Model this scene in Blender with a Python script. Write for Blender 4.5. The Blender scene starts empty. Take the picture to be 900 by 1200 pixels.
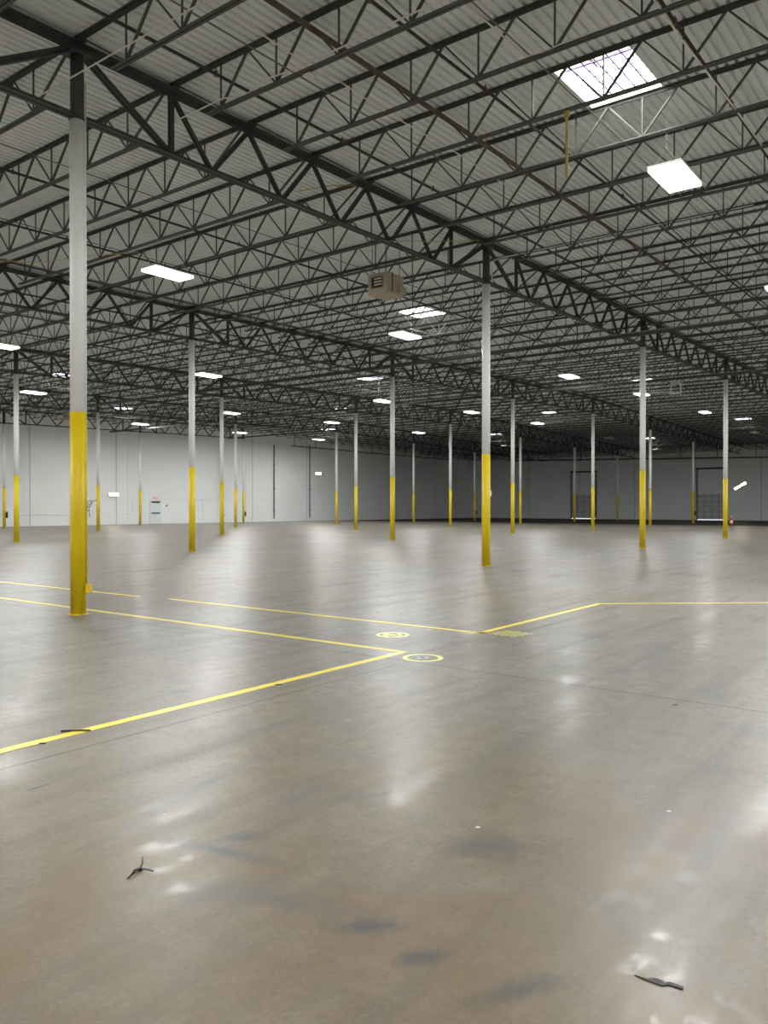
import bpy, math, random
from mathutils import Vector, Matrix
random.seed(7)
S = 12.192                                   # column bay, metres (40 ft)
def W(i):                                    # height of the column paint line / girder seat, roof falls both ways from i = 4
    return 7.40 + .235 * (i if i < 4 else 8 - i)
ROOF = 1.22                                  # deck underside above W
C = bpy.context.scene.collection
scn = bpy.context.scene

# ------------------------------------------------------------------ camera
th = 0.922578839699658; pitch = 0.006964801549559989
cam = bpy.data.cameras.new('camera'); co = bpy.data.objects.new('camera', cam); C.objects.link(co)
cam.sensor_fit = 'VERTICAL'; cam.sensor_height = 24.0; cam.lens = 24.0 * 944.07 / 1200
cam.clip_start = .05; cam.clip_end = 400
fw = Vector((math.sin(th) * math.cos(pitch), math.cos(th) * math.cos(pitch), -math.sin(pitch)))
rt = Vector((math.cos(th), -math.sin(th), 0)); up = rt.cross(fw)
m = Matrix((rt, up, -fw)).transposed().to_4x4()
m.translation = Vector((-0.56399 * S, -0.90017 * S, 1.624)); co.matrix_world = m
scn.camera = co

# ------------------------------------------------------------------ world, sun, exposure
wd = bpy.data.worlds.new('sky'); scn.world = wd; wd.use_nodes = True
wn = wd.node_tree.nodes; bg = wn['Background']; bg.inputs[0].default_value = (.80, .90, 1, 1); bg.inputs[1].default_value = 5.0
sun = bpy.data.lights.new('sun', 'SUN'); sun.energy = 9; sun.angle = math.radians(.6); sun.color = (1, .82, .50)
wd.cycles.sampling_method = 'NONE'
so = bpy.data.objects.new('sun', sun); C.objects.link(so)
so.rotation_euler = Vector((-5.0, 1.1, -9.2)).to_track_quat('-Z', 'Y').to_euler(); so.location = (60, 0, 60)
vs = scn.view_settings; scn.display_settings.display_device = 'sRGB'
vs.view_transform = 'Standard'; vs.look = 'None'; vs.exposure = 0.22; vs.gamma = 1; vs.use_curve_mapping = False
LAMP = 215.0
scn.cycles.max_bounces = 8; scn.cycles.diffuse_bounces = 5; scn.cycles.transparent_max_bounces = 12
scn.cycles.sample_clamp_indirect = 6; scn.cycles.sample_clamp_direct = 0; scn.cycles.use_denoising = True

# ------------------------------------------------------------------ materials
def mat(name, col, rough=.5, metal=0, spec=.5):
    m = bpy.data.materials.new(name); m.use_nodes = True
    b = m.node_tree.nodes['Principled BSDF']
    b.inputs['Base Color'].default_value = (*col, 1); b.inputs['Roughness'].default_value = rough
    b.inputs['Metallic'].default_value = metal; b.inputs['Specular IOR Level'].default_value = spec
    return m
def noisy(name, c1, c2, scale=4, rough=.5, r2=None, metal=0, stretch=(1, 1, 1), bump=0, spec=.5, detail=5, lo=.35, hi=.65):
    m = mat(name, c1, rough, metal, spec); nt = m.node_tree; N = nt.nodes; L = nt.links; b = N['Principled BSDF']
    tc = N.new('ShaderNodeTexCoord'); mp = N.new('ShaderNodeMapping'); mp.inputs['Scale'].default_value = stretch
    L.new(tc.outputs['Object'], mp.inputs[0])
    n = N.new('ShaderNodeTexNoise'); n.inputs['Scale'].default_value = scale; n.inputs['Detail'].default_value = detail
    L.new(mp.outputs[0], n.inputs['Vector'])
    r = N.new('ShaderNodeValToRGB'); r.color_ramp.elements[0].position = lo; r.color_ramp.elements[1].position = hi
    r.color_ramp.elements[0].color = (*c1, 1); r.color_ramp.elements[1].color = (*c2, 1)
    L.new(n.outputs['Fac'], r.inputs[0]); L.new(r.outputs[0], b.inputs['Base Color'])
    if r2 is not None:
        mr = N.new('ShaderNodeMapRange'); mr.inputs[1].default_value = lo; mr.inputs[2].default_value = hi
        mr.inputs[3].default_value = rough; mr.inputs[4].default_value = r2
        L.new(n.outputs['Fac'], mr.inputs[0]); L.new(mr.outputs[0], b.inputs['Roughness'])
    if bump:
        bp = N.new('ShaderNodeBump'); bp.inputs['Strength'].default_value = bump; bp.inputs['Distance'].default_value = .02
        L.new(n.outputs['Fac'], bp.inputs['Height']); L.new(bp.outputs[0], b.inputs['Normal'])
    return m
def emit(name, col, s, samp='NONE'):
    m = bpy.data.materials.new(name); m.use_nodes = True; nt = m.node_tree; nt.nodes.clear()
    e = nt.nodes.new('ShaderNodeEmission'); e.inputs[0].default_value = (*col, 1); e.inputs[1].default_value = s
    o = nt.nodes.new('ShaderNodeOutputMaterial'); nt.links.new(e.outputs[0], o.inputs[0]); m.cycles.emission_sampling = samp; return m

M = {}
M['steel'] = noisy('dark_primed_steel', (.045, .052, .058), (.066, .072, .077), 3, .55, .7)
M['joist'] = noisy('joist_steel', (.064, .070, .070), (.092, .095, .092), 2.5, .5, .65)
M['deck'] = noisy('roof_deck', (.76, .82, .84), (.82, .88, .90), 1.3, .55, .7, stretch=(.25, 1.2, 1))
M['white'] = noisy('white_column_paint', (.89, .89, .87), (.92, .92, .90), 3, .35, .45, stretch=(1, 1, .3))
M['yellow'] = noisy('yellow_column_paint', (.70, .50, .003), (.80, .59, .006), 3, .38, .5, stretch=(1, 1, .3))
M['wall'] = None
M['pipe'] = noisy('black_pipe', (.035, .037, .04), (.055, .056, .058), 5, .45, .6)
M['rust'] = noisy('rusty_primer', (.105, .075, .052), (.17, .125, .09), 6, .7, .8)
M['conduit'] = mat('light_conduit', (.80, .80, .76), .4, .0)
M['bridge'] = mat('bridging_steel', (.20, .21, .20), .45, .3)
M['cord'] = mat('yellow_cord', (.55, .50, .16), .6)
M['red'] = mat('red_enamel', (.45, .02, .015), .35)
M['black'] = mat('black_rubber', (.012, .012, .012), .5)
M['tan'] = noisy('tan_sheet_metal', (.42, .36, .27), (.48, .42, .32), 3, .5)
M['tan_dark'] = mat('tan_panel', (.30, .26, .19), .5)
M['led_off'] = mat('unlit_diffuser', (.75, .76, .76), .35)
M['housing'] = mat('white_housing', (.75, .75, .73), .4)
M['led'] = emit('led_panel', (1, .99, .96), 4.0)
M['spot'] = emit('emergency_bulb', (1, .86, .62), 30)
M['bulb2'] = emit('exit_red', (1, .10, .06), 1.2)
M['sign'] = mat('sign_face', (.75, .73, .70), .4)
M['door'] = noisy('white_door_paint', (.72, .75, .76), (.78, .80, .80), 2, .4)
M['dock'] = noisy('dock_panel_paint', (.50, .51, .50), (.56, .57, .55), 2, .45)
M['seal'] = emit('daylight_gap', (.9, .95, 1), 1.0)
M['tape'] = noisy('yellow_floor_tape', (.80, .60, .03), (.88, .72, .10), 9, .32, .42)
M['decal_y'] = noisy('yellow_decal', (.74, .70, .05), (.82, .79, .22), 14, .35)
M['decal_d'] = noisy('dark_decal', (.05, .06, .04), (.20, .21, .14), 22, .4, detail=8)
M['paper'] = mat('white_scrap', (.75, .74, .7), .6)
M['curb'] = mat('white_curb', (.80, .80, .76), .5)
M['grid'] = mat('safety_grid', (.16, .16, .42), .5)
M['baffle'] = mat('brown_baffle', (.22, .13, .10), .6)

def pane_mat():
    m = bpy.data.materials.new('skylight_acrylic'); m.use_nodes = True; nt = m.node_tree; nt.nodes.clear(); N = nt.nodes; L = nt.links
    t = N.new('ShaderNodeBsdfTransparent'); t.inputs[0].default_value = (.93, .94, .92, 1)
    d = N.new('ShaderNodeBsdfTranslucent'); d.inputs[0].default_value = (.92, .92, .86, 1)
    x = N.new('ShaderNodeMixShader'); x.inputs[0].default_value = .94; o = N.new('ShaderNodeOutputMaterial')
    L.new(t.outputs[0], x.inputs[1]); L.new(d.outputs[0], x.inputs[2]); L.new(x.outputs[0], o.inputs[0]); return m
M['pane'] = pane_mat()

def wall_mat():
    m = mat('tilt_up_wall_paint', (.80, .80, .77), .5); nt = m.node_tree; N = nt.nodes; L = nt.links; b = N['Principled BSDF']
    tc = N.new('ShaderNodeTexCoord')
    n = N.new('ShaderNodeTexNoise'); n.inputs['Scale'].default_value = .35; n.inputs['Detail'].default_value = 6
    L.new(tc.outputs['Object'], n.inputs['Vector'])
    r = N.new('ShaderNodeValToRGB'); r.color_ramp.elements[0].position = .3; r.color_ramp.elements[1].position = .7
    r.color_ramp.elements[0].color = (.82, .83, .82, 1); r.color_ramp.elements[1].color = (.87, .88, .87, 1)
    L.new(n.outputs['Fac'], r.inputs[0])
    # panel joints every 7.3 m on x+y
    sp = N.new('ShaderNodeSeparateXYZ'); L.new(tc.outputs['Object'], sp.inputs[0])
    ad = N.new('ShaderNodeMath'); ad.operation = 'ADD'; L.new(sp.outputs[0], ad.inputs[0]); L.new(sp.outputs[1], ad.inputs[1])
    pp = N.new('ShaderNodeMath'); pp.operation = 'PINGPONG'; pp.inputs[1].default_value = 3.65; L.new(ad.outputs[0], pp.inputs[0])
    lt = N.new('ShaderNodeMath'); lt.operation = 'LESS_THAN'; lt.inputs[1].default_value = .035; L.new(pp.outputs[0], lt.inputs[0])
    mx = N.new('ShaderNodeMixRGB'); mx.inputs[2].default_value = (.45, .45, .42, 1)
    L.new(lt.outputs[0], mx.inputs[0]); L.new(r.outputs[0], mx.inputs[1]); L.new(mx.outputs[0], b.inputs['Base Color'])
    return m
M['wall'] = wall_mat()

STAINS = [  # centre x, y, half length, half width, turn, colour, strength: oily marks and scuffs on the near floor
 (-4.44, -9.05, .16, .06, -.9, (.060, .063, .062), .8), (-4.50, -9.33, .11, .05, -.7, (.060, .063, .062), .8), (-3.50, -9.08, .36, .17, -.95, (.075, .062, .048), .75),
 (-4.44, -9.72, .20, .06, -.5, (.065, .066, .062), .7), (-4.31, -8.12, .38, .05, -1.35, (.085, .085, .080), .8), (-4.15, -8.05, .14, .07, -.6, (.07, .07, .07), .8),
 (-3.00, -9.91, .70, .045, .05, (.10, .09, .075), .7), (-2.7, -9.6, .55, .04, .1, (.10, .09, .075), .6), (-4.55, -8.45, .42, .14, -.9, (.115, .105, .085), .6),
 (-3.9, -7.35, .9, .05, .25, (.11, .105, .095), .6), (-4.39, -6.58, .10, .012, .1, (.03, .028, .026), 1), (-4.5, -8.69, .30, .08, -1.2, (.11, .10, .085), .6),
 (-3.6, -7.9, .5, .16, .3, (.11, .10, .088), .5), (-2.2, -8.4, .9, .22, .2, (.12, .108, .09), .45), (-1.2, -6.9, .8, .10, -.2, (.12, .11, .095), .5), (1.5, -8.2, 1.2, .2, .3, (.12, .11, .098), .5)]
def floor_mat():
    m = mat('polished_concrete', (.3, .28, .25), .3); nt = m.node_tree; N = nt.nodes; L = nt.links; b = N['Principled BSDF']
    tc = N.new('ShaderNodeTexCoord'); sp = N.new('ShaderNodeSeparateXYZ'); L.new(tc.outputs['Object'], sp.inputs[0])
    def noise(scale, detail=5, dist=0, stretch=None, rot=0, rough=.5):
        v = tc.outputs['Object']
        if stretch:
            mp = N.new('ShaderNodeMapping'); mp.inputs['Scale'].default_value = stretch; mp.inputs['Rotation'].default_value = (0, 0, rot)
            L.new(v, mp.inputs[0]); v = mp.outputs[0]
        n = N.new('ShaderNodeTexNoise'); n.inputs['Scale'].default_value = scale; n.inputs['Detail'].default_value = detail
        n.inputs['Distortion'].default_value = dist; n.inputs['Roughness'].default_value = rough
        L.new(v, n.inputs['Vector']); return n.outputs['Fac']
    def mrange(v, a, b_, c=0, d=1):
        r = N.new('ShaderNodeMapRange'); r.inputs[1].default_value = a; r.inputs[2].default_value = b_
        r.inputs[3].default_value = c; r.inputs[4].default_value = d; L.new(v, r.inputs[0]); return r.outputs[0]
    def mixc(f, a, c2, mode='MIX'):
        x = N.new('ShaderNodeMixRGB'); x.blend_type = mode; L.new(f, x.inputs[0])
        for k, v in ((1, a), (2, c2)):
            if isinstance(v, tuple): x.inputs[k].default_value = (*v, 1)
            else: L.new(v, x.inputs[k])
        return x.outputs[0]
    def math_(op, a, b_=None):
        x = N.new('ShaderNodeMath'); x.operation = op
        for k, v in ((0, a), (1, b_)):
            if v is None: continue
            if isinstance(v, (int, float)): x.inputs[k].default_value = v
            else: L.new(v, x.inputs[k])
        return x.outputs[0]
    big = noise(.16, 4, .4); mid = noise(.9, 7, .8, rough=.6); fine = noise(7, 8, .3, rough=.7)
    streak = noise(1.0, 6, .3, (.25, 3.2, 1), .25, .65); streak2 = noise(1.0, 6, .5, (3.0, .35, 1), -.35, .65)
    col = mixc(mrange(big, .42, .58), (.160, .116, .066), (.172, .157, .132))
    col = mixc(mrange(mid, .35, .70), col, (.160, .140, .110))
    col = mixc(math_('MULTIPLY', mrange(fine, .42, .70), .42), col, (.34, .305, .25))
    col = mixc(math_('MULTIPLY', mrange(streak, .50, .70), .60), col, (.10, .095, .085))
    col = mixc(math_('MULTIPLY', mrange(streak2, .52, .72), .5), col, (.11, .105, .095))
    grit = noise(38, 3, 0, rough=.7)
    col = mixc(math_('MULTIPLY', mrange(grit, .50, .68), .26), col, (.36, .33, .28))
    col = mixc(math_('MULTIPLY', mrange(grit, .46, .30), .42), col, (.09, .08, .065))
    spots = noise(1.5, 5, .5)
    col = mixc(math_('MULTIPLY', mrange(spots, .60, .80), .75), col, (.07, .075, .075))
    brown = math_('MULTIPLY', mrange(math_('ADD', sp.outputs[0], sp.outputs[1]), -13.0, -8.5, .95, 0), mrange(mid, .3, .6, 1, .4))
    col = mixc(brown, col, (.150, .100, .048))          # rust-brown stained slab
    def stain(cx, cy, rx, ry, rot, c, k, col):
        mp = N.new('ShaderNodeMapping'); mp.vector_type = 'TEXTURE'; mp.inputs['Location'].default_value = (cx, cy, 0)
        mp.inputs['Rotation'].default_value = (0, 0, rot); mp.inputs['Scale'].default_value = (rx, ry, 1); L.new(tc.outputs['Object'], mp.inputs[0])
        ln = N.new('ShaderNodeVectorMath'); ln.operation = 'LENGTH'; L.new(mp.outputs[0], ln.inputs[0])
        v = math_('ADD', ln.outputs['Value'], mrange(fine, .3, .7, -.5, .5)); v = math_('ADD', v, mrange(mid, .3, .7, -.4, .4))
        return mixc(math_('MULTIPLY', mrange(v, .2, 1.2, k, 0), mrange(fine, .36, .60, .75, 1.3)), col, c)
    for a_ in STAINS: col = stain(*a_, col)
    # control joints: x = k S, y = k S/2
    def joint(axis, per, w):
        wob = math_('MULTIPLY', math_('SUBTRACT', noise(1.2, 3), .5), .03)
        v = math_('ADD', sp.outputs[axis], wob)
        pp = math_('PINGPONG', v, per / 2); return math_('LESS_THAN', pp, w)
    j = math_('MAXIMUM', joint(0, S, .013), joint(1, S / 2, .009))
    col = mixc(math_('MULTIPLY', j, .85), col, (.03, .028, .025))
    # the floor's far end, up to the wall, is darker, rougher and less glossy
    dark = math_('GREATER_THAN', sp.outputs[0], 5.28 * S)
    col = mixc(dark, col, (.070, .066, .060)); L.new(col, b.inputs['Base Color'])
    ro = math_('ADD', mrange(mid, .3, .7, .285, .38), mrange(fine, .3, .7, 0, .08))
    ro = math_('ADD', ro, mrange(streak, .4, .7, 0, .08))
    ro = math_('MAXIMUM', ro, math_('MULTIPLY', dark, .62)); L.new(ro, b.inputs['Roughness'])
    # burnished sealer film: its strength varies with wear
    cw = math_('SUBTRACT', mrange(mid, .3, .7, .64, .14), mrange(fine, .40, .62, 0, .62))
    cw = math_('SUBTRACT', cw, mrange(streak, .42, .66, 0, .55)); cw = math_('MAXIMUM', cw, .06)
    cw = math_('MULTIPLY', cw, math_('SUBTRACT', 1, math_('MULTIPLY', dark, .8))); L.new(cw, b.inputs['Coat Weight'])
    b.inputs['Coat Roughness'].default_value = .23; b.inputs['Coat IOR'].default_value = 1.5
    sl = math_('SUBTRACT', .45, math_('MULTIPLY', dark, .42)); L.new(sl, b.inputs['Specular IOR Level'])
    bp = N.new('ShaderNodeBump'); bp.inputs['Strength'].default_value = .22; bp.inputs['Distance'].default_value = .012
    h = math_('ADD', noise(1.6, 3), math_('MULTIPLY', fine, .30)); h = math_('ADD', h, math_('MULTIPLY', noise(3.2, 4, .4, (.5, 2.2, 1), .25), .55)); L.new(h, bp.inputs['Height']); L.new(bp.outputs[0], b.inputs['Normal']); L.new(bp.outputs[0], b.inputs['Coat Normal'])
    return m
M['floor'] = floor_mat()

# ------------------------------------------------------------------ mesh helpers
class MB:
    def __init__(s): s.v = []; s.f = []; s.m = []; s.mi = 0
    def prism(s, a, b, poly, upv=(0, 0, 1)):
        """extrude a closed 2-D polygon (side, up) from a to b"""
        a = Vector(a); b = Vector(b); d = (b - a).normalized(); u = Vector(upv)
        if abs(d.dot(u)) > .98: u = Vector((1, 0, 0)) if abs(d.x) < .9 else Vector((0, 1, 0))
        sd = d.cross(u).normalized(); u = sd.cross(d)
        n = len(poly); k = len(s.v)
        for p in (a, b):
            for (x, y) in poly: s.v.append(tuple(p + sd * x + u * y))
        for q in range(n):
            r = (q + 1) % n; s.f.append((k + q, k + r, k + n + r, k + n + q)); s.m.append(s.mi)
        s.f.append(tuple(k + q for q in reversed(range(n)))); s.m.append(s.mi)
        s.f.append(tuple(k + n + q for q in range(n))); s.m.append(s.mi)
    def bar(s, a, b, w, h, upv=(0, 0, 1)):
        s.prism(a, b, [(-w/2, -h/2), (w/2, -h/2), (w/2, h/2), (-w/2, h/2)], upv)
    def rect(s, a, b, x0, x1, y0, y1, upv=(0, 0, 1)): s.prism(a, b, [(x0, y0), (x1, y0), (x1, y1), (x0, y1)], upv)
    def dangle(s, a, b, leg, gap, t, down=True, upv=(0, 0, 1)):
        """double angle: flat legs at the bottom (down) or at the top"""
        for sg in (-1, 1):
            x0, x1 = sorted((sg * gap / 2, sg * (gap / 2 + leg)))
            xa, xb = sorted((sg * gap / 2, sg * (gap / 2 + t)))
            if down: s.rect(a, b, x0, x1, 0, t, upv); s.rect(a, b, xa, xb, t, leg, upv)
            else: s.rect(a, b, x0, x1, -t, 0, upv); s.rect(a, b, xa, xb, -leg, -t, upv)
    def box(s, x0, x1, y0, y1, z0, z1):
        s.bar((x0, (y0+y1)/2, (z0+z1)/2), (x1, (y0+y1)/2, (z0+z1)/2), abs(y1-y0), abs(z1-z0))
    def tube(s, pts, r, n=8, cap=True):
        pts = [Vector(p) for p in pts]; k = len(s.v); rr = r if isinstance(r, (list, tuple)) else [r] * len(pts)
        for q, p in enumerate(pts):
            d = (pts[min(q+1, len(pts)-1)] - pts[max(q-1, 0)]).normalized()
            u = Vector((0, 0, 1)) if abs(d.z) < .9 else Vector((1, 0, 0))
            sd = d.cross(u).normalized(); u = sd.cross(d)
            for c in range(n):
                t = 2 * math.pi * (c + .5) / n; s.v.append(tuple(p + sd * math.cos(t) * rr[q] + u * math.sin(t) * rr[q]))
        for q in range(len(pts) - 1):
            for c in range(n):
                d = (c + 1) % n; s.f.append((k+q*n+c, k+q*n+d, k+(q+1)*n+d, k+(q+1)*n+c)); s.m.append(s.mi)
        if cap:
            s.f.append(tuple(k + c for c in reversed(range(n)))); s.m.append(s.mi)
            e = k + (len(pts) - 1) * n; s.f.append(tuple(e + c for c in range(n))); s.m.append(s.mi)
    def build(s, name, mats, parent=None, loc=None, smooth=False, bevel=0):
        me = bpy.data.meshes.new(name); me.from_pydata(s.v, [], s.f)
        for x in (mats if isinstance(mats, (list, tuple)) else [mats]): me.materials.append(M[x])
        me.polygons.foreach_set('material_index', s.m)
        if smooth:
            me.polygons.foreach_set('use_smooth', [len(f) == 4 for f in s.f])
        me.update(); o = bpy.data.objects.new(name, me); C.objects.link(o)
        if parent: o.parent = parent
        if loc: o.location = loc
        if bevel:
            b = o.modifiers.new('bevel', 'BEVEL'); b.width = bevel; b.segments = 2; b.limit_method = 'ANGLE'
        return o
def empty(name, loc=(0, 0, 0), rz=0):
    o = bpy.data.objects.new(name, None); C.objects.link(o); o.location = loc; o.rotation_euler = (0, 0, rz); o.empty_display_size = .2; return o
def tag(o, label, cat, group=None, kind=None):
    if label: o['label'] = label
    if cat: o['category'] = cat
    if group: o['group'] = group
    if kind: o['kind'] = kind
    return o
def struct(o, label=None):
    o['kind'] = 'structure'
    if label: o['label'] = label
    return o
def dup(root):
    kids = {}
    for o in bpy.data.objects:
        if o.parent: kids.setdefault(o.parent.name, []).append(o)
    return _dup(root, None, kids)
def _dup(o, parent, kids):
    c = o.copy(); C.objects.link(c); c.parent = parent
    for k in kids.get(o.name, []): _dup(k, c, kids)
    return c
KID = {}
def dupc(root):                      # cached children list for heavy loops
    if root.name not in KID: KID[root.name] = [o for o in bpy.data.objects if o.parent == root]
    c = root.copy(); C.objects.link(c)
    for k in KID[root.name]:
        d = k.copy(); C.objects.link(d); d.parent = c
    return c
ORD = ['first', 'second', 'third', 'fourth', 'fifth', 'sixth', 'seventh', 'eighth', 'ninth', 'tenth', 'eleventh', 'twelfth']

# ------------------------------------------------------------------ setting: floor, walls, deck
I0, I1, J0 = -2.03, 7.55, -3.03
def JW(i): return 4.42 - .065 * i             # the left wall runs slightly askew to the column grid
WR = math.atan(-.065); J1 = JW(I0)
mb = MB(); mb.v = [(I0*S, J0*S, 0), (I1*S, J0*S, 0), (I1*S, J1*S+.3, 0), (I0*S, J1*S+.3, 0)]; mb.v += [(x, y, -.2) for x, y, z in mb.v]
mb.f = [(0, 1, 2, 3), (7, 6, 5, 4), (0, 4, 5, 1), (1, 5, 6, 2), (2, 6, 7, 3), (3, 7, 4, 0)]; mb.m = [0]*6
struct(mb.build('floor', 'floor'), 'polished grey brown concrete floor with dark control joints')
def wall(name, pts, side, label):
    """vertical wall along plan points, top following the roof; side = outward offset"""
    mb = MB(); T = .25
    for (a, b) in zip(pts[:-1], pts[1:]):
        ps = [a]
        if (a[0] - 4) * (b[0] - 4) < 0: ps.append((4, a[1] + (b[1]-a[1]) * (4 - a[0]) / (b[0]-a[0])))
        ps.append(b)
        for p, q in zip(ps[:-1], ps[1:]):
            k = len(mb.v); ox, oy = side[0]*T, side[1]*T
            for (i, j) in (p, q):
                z = W(i) + ROOF + .06
                mb.v += [(i*S, j*S, 0), (i*S, j*S, z), (i*S+ox, j*S+oy, z), (i*S+ox, j*S+oy, 0)]
            for c in range(4):
                d = (c+1) % 4; mb.f.append((k+c, k+d, k+4+d, k+4+c)); mb.m.append(0)
            mb.f += [(k+3, k+2, k+1, k), (k+4, k+5, k+6, k+7)]; mb.m += [0, 0]
    return struct(mb.build(name, 'wall'), label)
wall('wall_left', [(I0, JW(I0)), (I1, JW(I1))], (0, 1), 'white painted left wall with conduit and exit door, fading into shade')
wall('wall_back', [(I1, J0), (I1, JW(I1)+.02)], (1, 0), 'dim far wall with dock doors')
wall('wall_right', [(I0, J0), (I1, J0)], (0, -1), 'white wall right of the camera')
wall('wall_front', [(I0, J0), (I0, JW(I0))], (-1, 0), 'white wall behind the camera')

SKY = [(0, -1), (1, 0), (2, 1), (1, 2), (2, 3), (3, 0), (4, 1), (3, 2), (4, 3), (5, 0), (6, 1), (5, 2)]
SX0, SX1, SY0, SY1 = 3/7 + .007, 4/7 - .007, .470, .572
def deck():
    mb = MB(); P = .1524; D = .045; prof = [(0, 0), (.092, 0), (.102, D), (.143, D), (P, 0)]
    y = J0*S - .1; yend = JW(1.2)*S + .3
    while y < yend:
        for q in range(4):
            ya, za = y + prof[q][0], prof[q][1]; yb, zb = y + prof[q+1][0], prof[q+1][1]
            cuts = []
            for (n, mm) in SKY:
                if (mm + SY0)*S < (ya+yb)/2 < (mm + SY1)*S: cuts.append(((n + SX0), (n + SX1)))
            cuts.sort(); xs = []; cur = I0 - .01
            for c in cuts: xs.append((cur, c[0])); cur = c[1]
            xs.append((cur, I1 + .02))
            for (a, b) in xs:
                seg = [(a, b)] if not (a < 4 < b) else [(a, 4), (4, b)]
                for (p, r) in seg:
                    k = len(mb.v); zp = W(p) + ROOF; zr = W(r) + ROOF
                    mb.v += [(p*S, ya, zp+za), (r*S, ya, zr+za), (r*S, yb, zr+zb), (p*S, yb, zp+zb)]
                    mb.f.append((k, k+3, k+2, k+1)); mb.m.append(0)
        y += P
    return mb.build('ceiling', 'deck')
struct(deck(), 'ribbed grey metal roof deck above the joists')

# ------------------------------------------------------------------ columns
COL = {
 (0,0): 'nearest and largest round steel column at the left, white above yellow, side conduit',
 (1,0): 'white and yellow column right of centre, second largest in the hall',
 (1,1): 'white and yellow column just left of the upper left lamp, second behind the nearest',
 (2,0): 'white and yellow column right of the large centre one, thin dark box near its foot',
 (1,2): 'white and yellow column left of the nearest column, second from the left edge',
 (2,1): 'white and yellow column just left of the large centre column, below the small skylights',
 (3,0): 'rightmost white and yellow column, with a red extinguisher at its foot',
 (2,2): 'white and yellow column next right of the one under the long left lamp',
 (3,1): 'white and yellow column standing just right of the large centre column',
 (2,3): 'white and yellow column immediately right of the nearest column, emergency light beside it',
 (3,2): 'taller of the two paired thin columns left of centre, white above yellow',
 (4,2): 'thin white and yellow column just left of the large centre column',
 (4,1): 'thin white and yellow column midway between the centre column and its right neighbour',
 (3,3): 'thin white and yellow column, middle of the close trio left of centre',
 (2,4): 'white and yellow column cut by the left picture edge, black extinguisher on it',
 (3,4): 'thin column against the left wall beside the exit door',
 (4,4): 'rightmost of the close trio left of centre, black extinguisher low on it',
 (4,3): 'shorter of the two paired thin columns left of centre',
 (5,2): 'very thin white and yellow column right beside the one right of centre column',
 (5,1): 'very thin column just right of the second largest column pair at right',
 (5,3): 'very thin white and yellow column between two lamps near the picture centre',
 (6,3): 'faint tiny column in shade left of the large centre column, near the far corner',
 (6,2): 'faint tiny column in front of the left dock door',
 (6,1): 'faint thin column in front of the right dock door, black extinguisher on it',
 (7,2): 'faintest tiny column in the dark close to the far wall, between the dock doors',
}
right = Vector((rt.x, rt.y, 0))
YT = 3.033
for (i, j), lab in COL.items():
    far = i + j > 5; n = 14 if far else 28; w = W(i)
    r = empty('steel_column', (i*S, j*S, 0)); tag(r, lab, 'column', 'round steel columns of the hall')
    b = MB(); b.tube([(0, 0, w - .02), (0, 0, w + .97)], .098, n); b.build('steel_shaft', 'steel', r, smooth=True)
    b = MB(); b.tube([(0, 0, YT), (0, 0, w)], .112, n); b.build('white_section', 'white', r, smooth=True)
    b = MB(); b.tube([(0, 0, .012), (0, 0, YT)], .114, n); b.build('yellow_section', 'yellow', r, smooth=True)
    b = MB(); b.box(-.118, .118, -.118, .118, 0, .012); b.build('base_plate', 'yellow', r)
    b = MB(); b.box(-.16, .16, -.16, .16, w + .97, w + .995)
    for sx in (-1, 1): b.prism((sx*.10, -.006, w+.80), (sx*.10, .006, w+.80), [(0, 0), (0, .17), (-.07 * sx, .17)] if sx < 0 else [(0, 0), (0, .17), (-.07, .17)])
    b.build('cap_plate', 'steel', r)
    b = MB(); b.tube([(0, 0, w-.01), (0, 0, w+.015)], .125, n); b.build('collar', 'steel', r)
    if (i, j) == (0, 0):
        p = right * .123
        b = MB(); b.tube([(p.x, p.y, .42), (p.x, p.y, YT)], .014, 8); b.build('conduit', 'yellow', r, smooth=True)
        b = MB(); b.tube([(p.x, p.y, YT), (p.x, p.y, w + .55)], .014, 8); b.build('conduit', 'white', r, smooth=True)
        q = right * .155; b = MB()
        b.bar((q.x, q.y, .33), (q.x, q.y, .45), .11, .07, tuple(right)); b.build('junction_box', 'yellow', r, bevel=.006)
    if (i, j) in ((1, 0), (2, 0), (4, 1), (3, 0), (2, 2)):
        q = right * .115 if (i, j) != (2, 0) else right * .05 + Vector((-.08, -.06, 0))
        b = MB(); zb = {(1,0): 1.9, (2,0): .35, (4,1): 1.5, (3,0): .5, (2,2): 1.0}[(i, j)]
        b.bar((q.x, q.y, zb), (q.x, q.y, zb + .16), .07, .06, tuple(right)); b.build('outlet_box', 'white' if (i, j) == (1, 0) else 'yellow', r, bevel=.004)

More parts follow.
